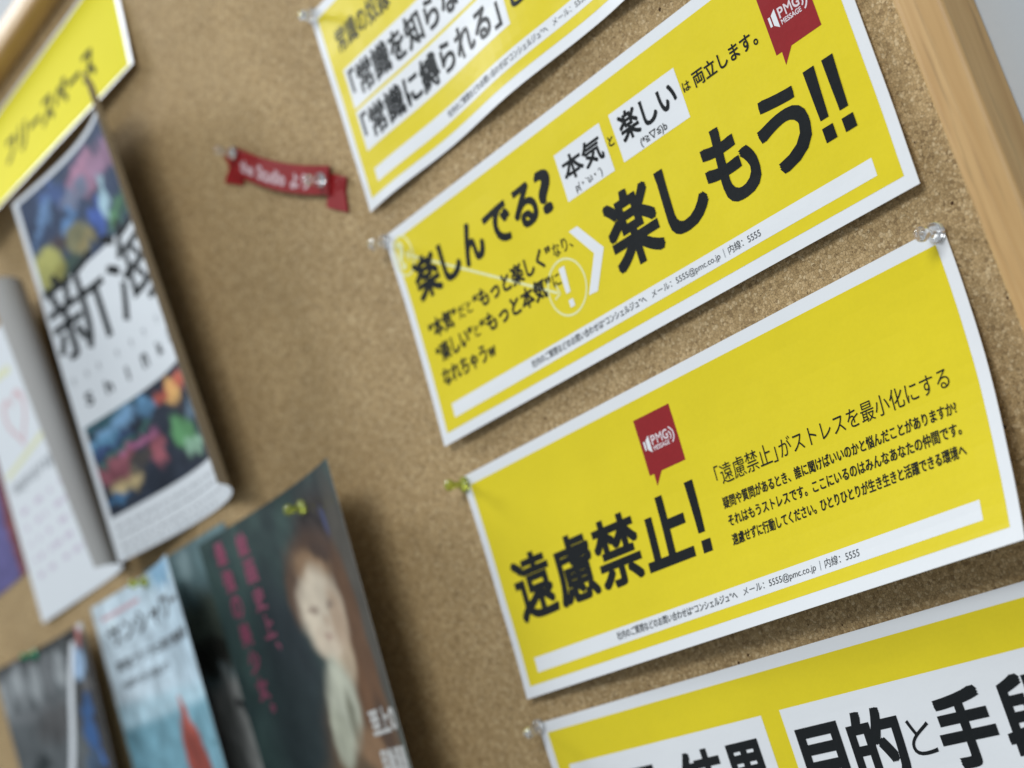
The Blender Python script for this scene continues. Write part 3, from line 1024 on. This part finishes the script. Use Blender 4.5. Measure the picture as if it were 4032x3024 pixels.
def lbase(A, B):
    C = np.empty((len(A), 3))
    k1 = np.clip((B - 0.235 - 0.03 * A) * 40, 0, 1)[:, None]
    k2 = np.clip((B - 0.30) * 60, 0, 1)[:, None]
    top = np.array(sR(206, 224, 234)) * (1 - 0.5 * np.clip(A, 0, 1))[:, None] + np.array(sR(160, 200, 222)) * (0.5 * np.clip(A, 0, 1))[:, None]
    C = top * (1 - k1) + np.array(sR(172, 208, 222)) * k1
    C = C * (1 - k2) + np.array(sR(112, 168, 186)) * k2
    for k in range(len(A)):
        C[k] *= 1 + 0.10 * mnoise.noise((A[k] * 5, B[k] * 22, 1.3))
    return C


sea = paint(lbase, [(0.80, 0.02, 0.16, 0.03, 0, sR(126, 176, 208), 1.5), (0.58, 0.40, 0.105, 0.085, 0, sR(170, 72, 54), 4), (0.585, 0.335, 0.05, 0.035, 0, sR(186, 84, 66), 3), (0.585, 0.44, 0.12, 0.08, 0, sR(150, 60, 44), 3), (0.85, 0.41, 0.05, 0.006, 0, sR(80, 136, 150), 2)])
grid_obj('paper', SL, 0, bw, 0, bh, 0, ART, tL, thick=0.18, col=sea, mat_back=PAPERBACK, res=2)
text('title_text', SL, 'サンシャワー', 0.09 * bw, 0.93 * bw, 0.062 * bh, 0.118 * bh, GREYINK, tL, wx=0.6, off=0.1)
text('subtitle_text', SL, '東南アジアの現代美術展', 0.09 * bw, 0.93 * bw, 0.148 * bh, 0.176 * bh, GREYINK, tL, wx=0.25, off=0.1)
text('subtitle_text', SL, '1980年代から現在まで', 0.10 * bw, 0.58 * bw, 0.198 * bh, 0.220 * bh, GREYINK, tL, wx=0.1, off=0.1)
drape('red_line', poly_bm([[(0.07 * bw, 0.036 * bh), (0.47 * bw, 0.036 * bh), (0.47 * bw, 0.046 * bh), (0.07 * bw, 0.046 * bh)]]), SL, 0.1, ROSE, tL)

# black and white flyer at the bottom left
kw, kh = 200.0, 280.0
tM = thing('flyer', 'dark grey photo flyer with blue patches and a white stripe at the bottom left corner', 'flyer', W3(-720, 0, -30))
SM = make_sheet(kw, kh, curl_fn(-720.6, -30.4, -0.022, 8, 6, -0.03, 0.231, -0.03, 0.464, 2.713, kw, kh), 40, 42)


def mbase(A, B):
    C = np.tile(np.array(sR(92, 98, 100), float), (len(A), 1))
    k = np.clip((A - 0.66) * 12, 0, 1)[:, None]
    C = C * (1 - k) + np.array(sR(48, 46, 44)) * k
    return C


blobs = [(0.5, 0.0, 0.6, 0.018, 0, sR(58, 58, 58), 2)]
for s_ in (0.05, 0.2, 0.34, 0.47, 0.60):
    blobs.append((s_, 0.075, 0.055, 0.055, 8, sR(150, 156, 158) if s_ != 0.47 else sR(116, 120, 122), 1.6))
blobs += [(0.3, 0.15, 0.35, 0.014, 0, sR(110, 114, 116), 1.5), (0.45, 0.20, 0.2, 0.05, 0, sR(84, 84, 84), 1.2), (0.2, 0.30, 0.085, 0.035, 0, sR(44, 52, 54), 2), (0.25, 0.38, 0.25, 0.05, 0, sR(128, 132, 134), 1.2),
          (0.885, 0.032, 0.05, 0.014, 0, sR(188, 110, 104), 2), (0.82, 0.085, 0.08, 0.042, 0, sR(146, 180, 214), 2.2), (0.84, 0.15, 0.08, 0.014, 0, sR(100, 98, 96), 2),
          (0.78, 0.195, 0.085, 0.035, 0, sR(40, 96, 156), 3), (0.76, 0.265, 0.10, 0.035, 20, sR(34, 90, 150), 3), (0.82, 0.335, 0.06, 0.022, 0, sR(38, 98, 168), 3), (0.72, 0.33, 0.07, 0.03, 0, sR(60, 84, 110), 2),
          (0.94, 0.012, 0.05, 0.018, 0, sR(200, 204, 206), 3)]
grid_obj('paper', SM, 0, kw, 0, kh, 0, ART, tM, thick=0.18, col=paint(mbase, blobs), mat_back=PAPERBACK, res=2)
stripe = []
ctr = [(0.80, 0.03), (0.74, 0.07), (0.68, 0.12), (0.625, 0.17), (0.58, 0.22), (0.53, 0.27), (0.475, 0.32), (0.42, 0.37)]
for (s0, t0_), (s1, t1_) in zip(ctr[:-1], ctr[1:]):
    stripe.append([(s0 * kw - 5, t0_ * kh), (s0 * kw + 6, t0_ * kh), (s1 * kw + 6, t1_ * kh), (s1 * kw - 5, t1_ * kh)])
drape('white_stripe', poly_bm(stripe), SM, 0.1, PAPER, tM)

# ------------------------------------------------------------------ red ribbon shaped tag
tR = thing('ribbon_tag', 'small red ribbon-shaped banner with white script pinned slanting on the cork', 'tag', W3(-150, 0, 120))
RW, RH = 95.0, 15.4
rx = Vector((1, 0, -0.62)).normalized()


def fnR(a, b):
    # a along the band, b across
    px = -190.0 + a * 0.852 - b * 0.50 + 0.0
    pz = 158.5 - a * 0.530 - b * 0.845 - 7.0 * math.sin(math.pi * min(max(a / RW, 0), 1)) * 0.55
    return px, 3.2 + 1.8 * math.sin(math.pi * min(max(a / RW, 0), 1)), pz


SR = make_sheet(RW, RH, fnR, 16, 3)
grid_obj('band', SR, 0, RW, 0, RH, 0, FELT, tR, thick=1.2)


def ribbon_tail(pts, lift):
    v = [W3(x, lift, z) for x, z in pts] + [W3(x, lift - 1.0, z) for x, z in pts]
    n_ = len(pts)
    bm = bmesh.new()
    vs = [bm.verts.new(q) for q in v]
    bm.faces.new(vs[:n_])
    bm.faces.new(list(reversed(vs[n_:])))
    for k in range(n_):
        bm.faces.new((vs[k], vs[(k + 1) % n_], vs[n_ + (k + 1) % n_], vs[n_ + k]))
    bmesh.ops.recalc_face_normals(bm, faces=bm.faces)
    o = bm_obj('ribbon_tail', bm, FELT)
    fix(o, tR)


ribbon_tail([(-202.7, 158.9), (-188, 150), (-193, 136), (-210.3, 145.6), (-200.5, 150.6)], 1.8)
ribbon_tail([(-110, 104), (-99.5, 97.0), (-104.8, 90.6), (-107.5, 81.1), (-123.5, 91.0), (-117, 101)], 1.8)
text('script_lettering', SR, 'the', 9, 23, 5.0, 12.2, SOFTW, tR, wx=0.4, off=0.12)
text('script_lettering', SR, 'Studio', 27, 55, 4.4, 12.4, SOFTW, tR, wx=0.4, off=0.12)
text('script_lettering', SR, 'より', 60, 78, 4.4, 13.0, SOFTW, tR, wx=0.4, off=0.12)

# ------------------------------------------------------------------ push pins
HP = [(0.0, 0.0), (3.4, 0.0), (3.8, 0.35), (3.85, 0.9), (3.5, 1.5), (2.6, 2.0), (1.75, 2.7), (1.5, 3.8), (1.45, 5.2), (1.6, 6.4), (2.0, 7.2), (2.55, 7.8), (2.75, 8.6), (2.7, 9.6), (2.3, 10.4), (1.4, 10.9), (0.0, 11.0)]


def lathe(prof, n=28):
    vs, fs = [], []
    rings = []
    for r_, h_ in prof:
        if r_ == 0:
            rings.append([len(vs)])
            vs.append((0, 0, h_ * MM))
        else:
            rings.append(list(range(len(vs), len(vs) + n)))
            vs += [(r_ * MM * math.cos(math.tau * k / n), r_ * MM * math.sin(math.tau * k / n), h_ * MM) for k in range(n)]
    for A, B in zip(rings[:-1], rings[1:]):
        for k in range(n):
            k2 = (k + 1) % n
            if len(A) == 1:
                fs.append((A[0], B[k2], B[k]))
            elif len(B) == 1:
                fs.append((A[k], A[k2], B[0]))
            else:
                fs.append((A[k], A[k2], B[k2], B[k]))
    return vs, fs


def lathe_mesh(name, prof, mat, n=28):
    vs, fs = lathe(prof, n)
    me = bpy.data.meshes.new(name)
    me.from_pydata(vs, [], fs)
    me.materials.append(mat)
    me.polygons.foreach_set('use_smooth', [True] * len(me.polygons))
    bm = bmesh.new()
    bm.from_mesh(me)
    bmesh.ops.recalc_face_normals(bm, faces=bm.faces)
    bm.to_mesh(me)
    bm.free()
    return me


HM = {id(m): lathe_mesh('handle', HP, m) for m in (CLEAR, LIME, GREEN)}
NM = lathe_mesh('needle', [(0.0, -4.0), (0.3, -2.8), (0.35, 3.2), (0.2, 3.5), (0, 3.5)], STEEL, 10)


def pin(label, mat, base, head):
    b_, h_ = W3(*base), W3(*head)
    t = thing('push_pin', label, 'push pin', b_, 'push pins holding the notices')
    t.rotation_mode = 'QUATERNION'
    t.rotation_quaternion = (h_ - b_).to_track_quat('Z', 'Y')
    for nm, me in (('handle', HM[id(mat)]), ('needle', NM)):
        o = bpy.data.objects.new(nm, me)
        sc.collection.objects.link(o)
        o.parent = t


pin('sharp clear push pin in the top right corner of the 遠慮禁止 notice', CLEAR, (216.6, 1.75, -72.5), (217.1, 12.5, -72.5))
pin('blurred clear push pin in the top left corner of the 楽しもう notice', CLEAR, (-87.1 + 2.5, 1.7, 54.7), (-83.6 + 0.5, 11.8, 53.4))
pin('clear push pin in the top left corner of the highest yellow notice', CLEAR, (-84.8, 1.7, 180.5), (-80.5, 10.98, 178.2))
pin('lime push pin in the top left corner of the 遠慮禁止 notice', LIME, (-84.0, 1.7, -73.0), (-84.5, 12.0, -71.5))
pin('clear push pin in the top left corner of the lowest yellow notice', CLEAR, (-86.9, 1.7, -193.0), (-84.1, 11.9, -194.0))
pin('clear push pin at the left end of the red ribbon tag', CLEAR, (-187.2, 4.9, 153.0), (-187.8, 15.0, 155.5))
pin('clear push pin at the right end of the red ribbon tag', CLEAR, (-117.0, 4.9, 103.8), (-114.4, 14.0, 103.2))
pp = SP.fn(0.72 * pw_, 0.045 * ph_)
pin('lime push pin near the top edge of the dark green flyer', LIME, (pp[0], pp[1] + 0.4, pp[2]), (pp[0] + 0.5, pp[1] + 11.4, pp[2]))
pp = SL.fn(0.60 * bw, 0.016 * bh)
pin('lime push pin in the top edge of the pale blue flyer', LIME, (pp[0], pp[1] + 0.4, pp[2]), (pp[0], pp[1] + 11.4, pp[2] + 0.5))
pp = SM.fn(0.42 * kw, 0.012 * kh)
pin('dark green push pin in the top edge of the grey flyer', GREEN, (pp[0], pp[1] + 0.4, pp[2]), (pp[0], pp[1] + 11.4, pp[2] + 0.5))
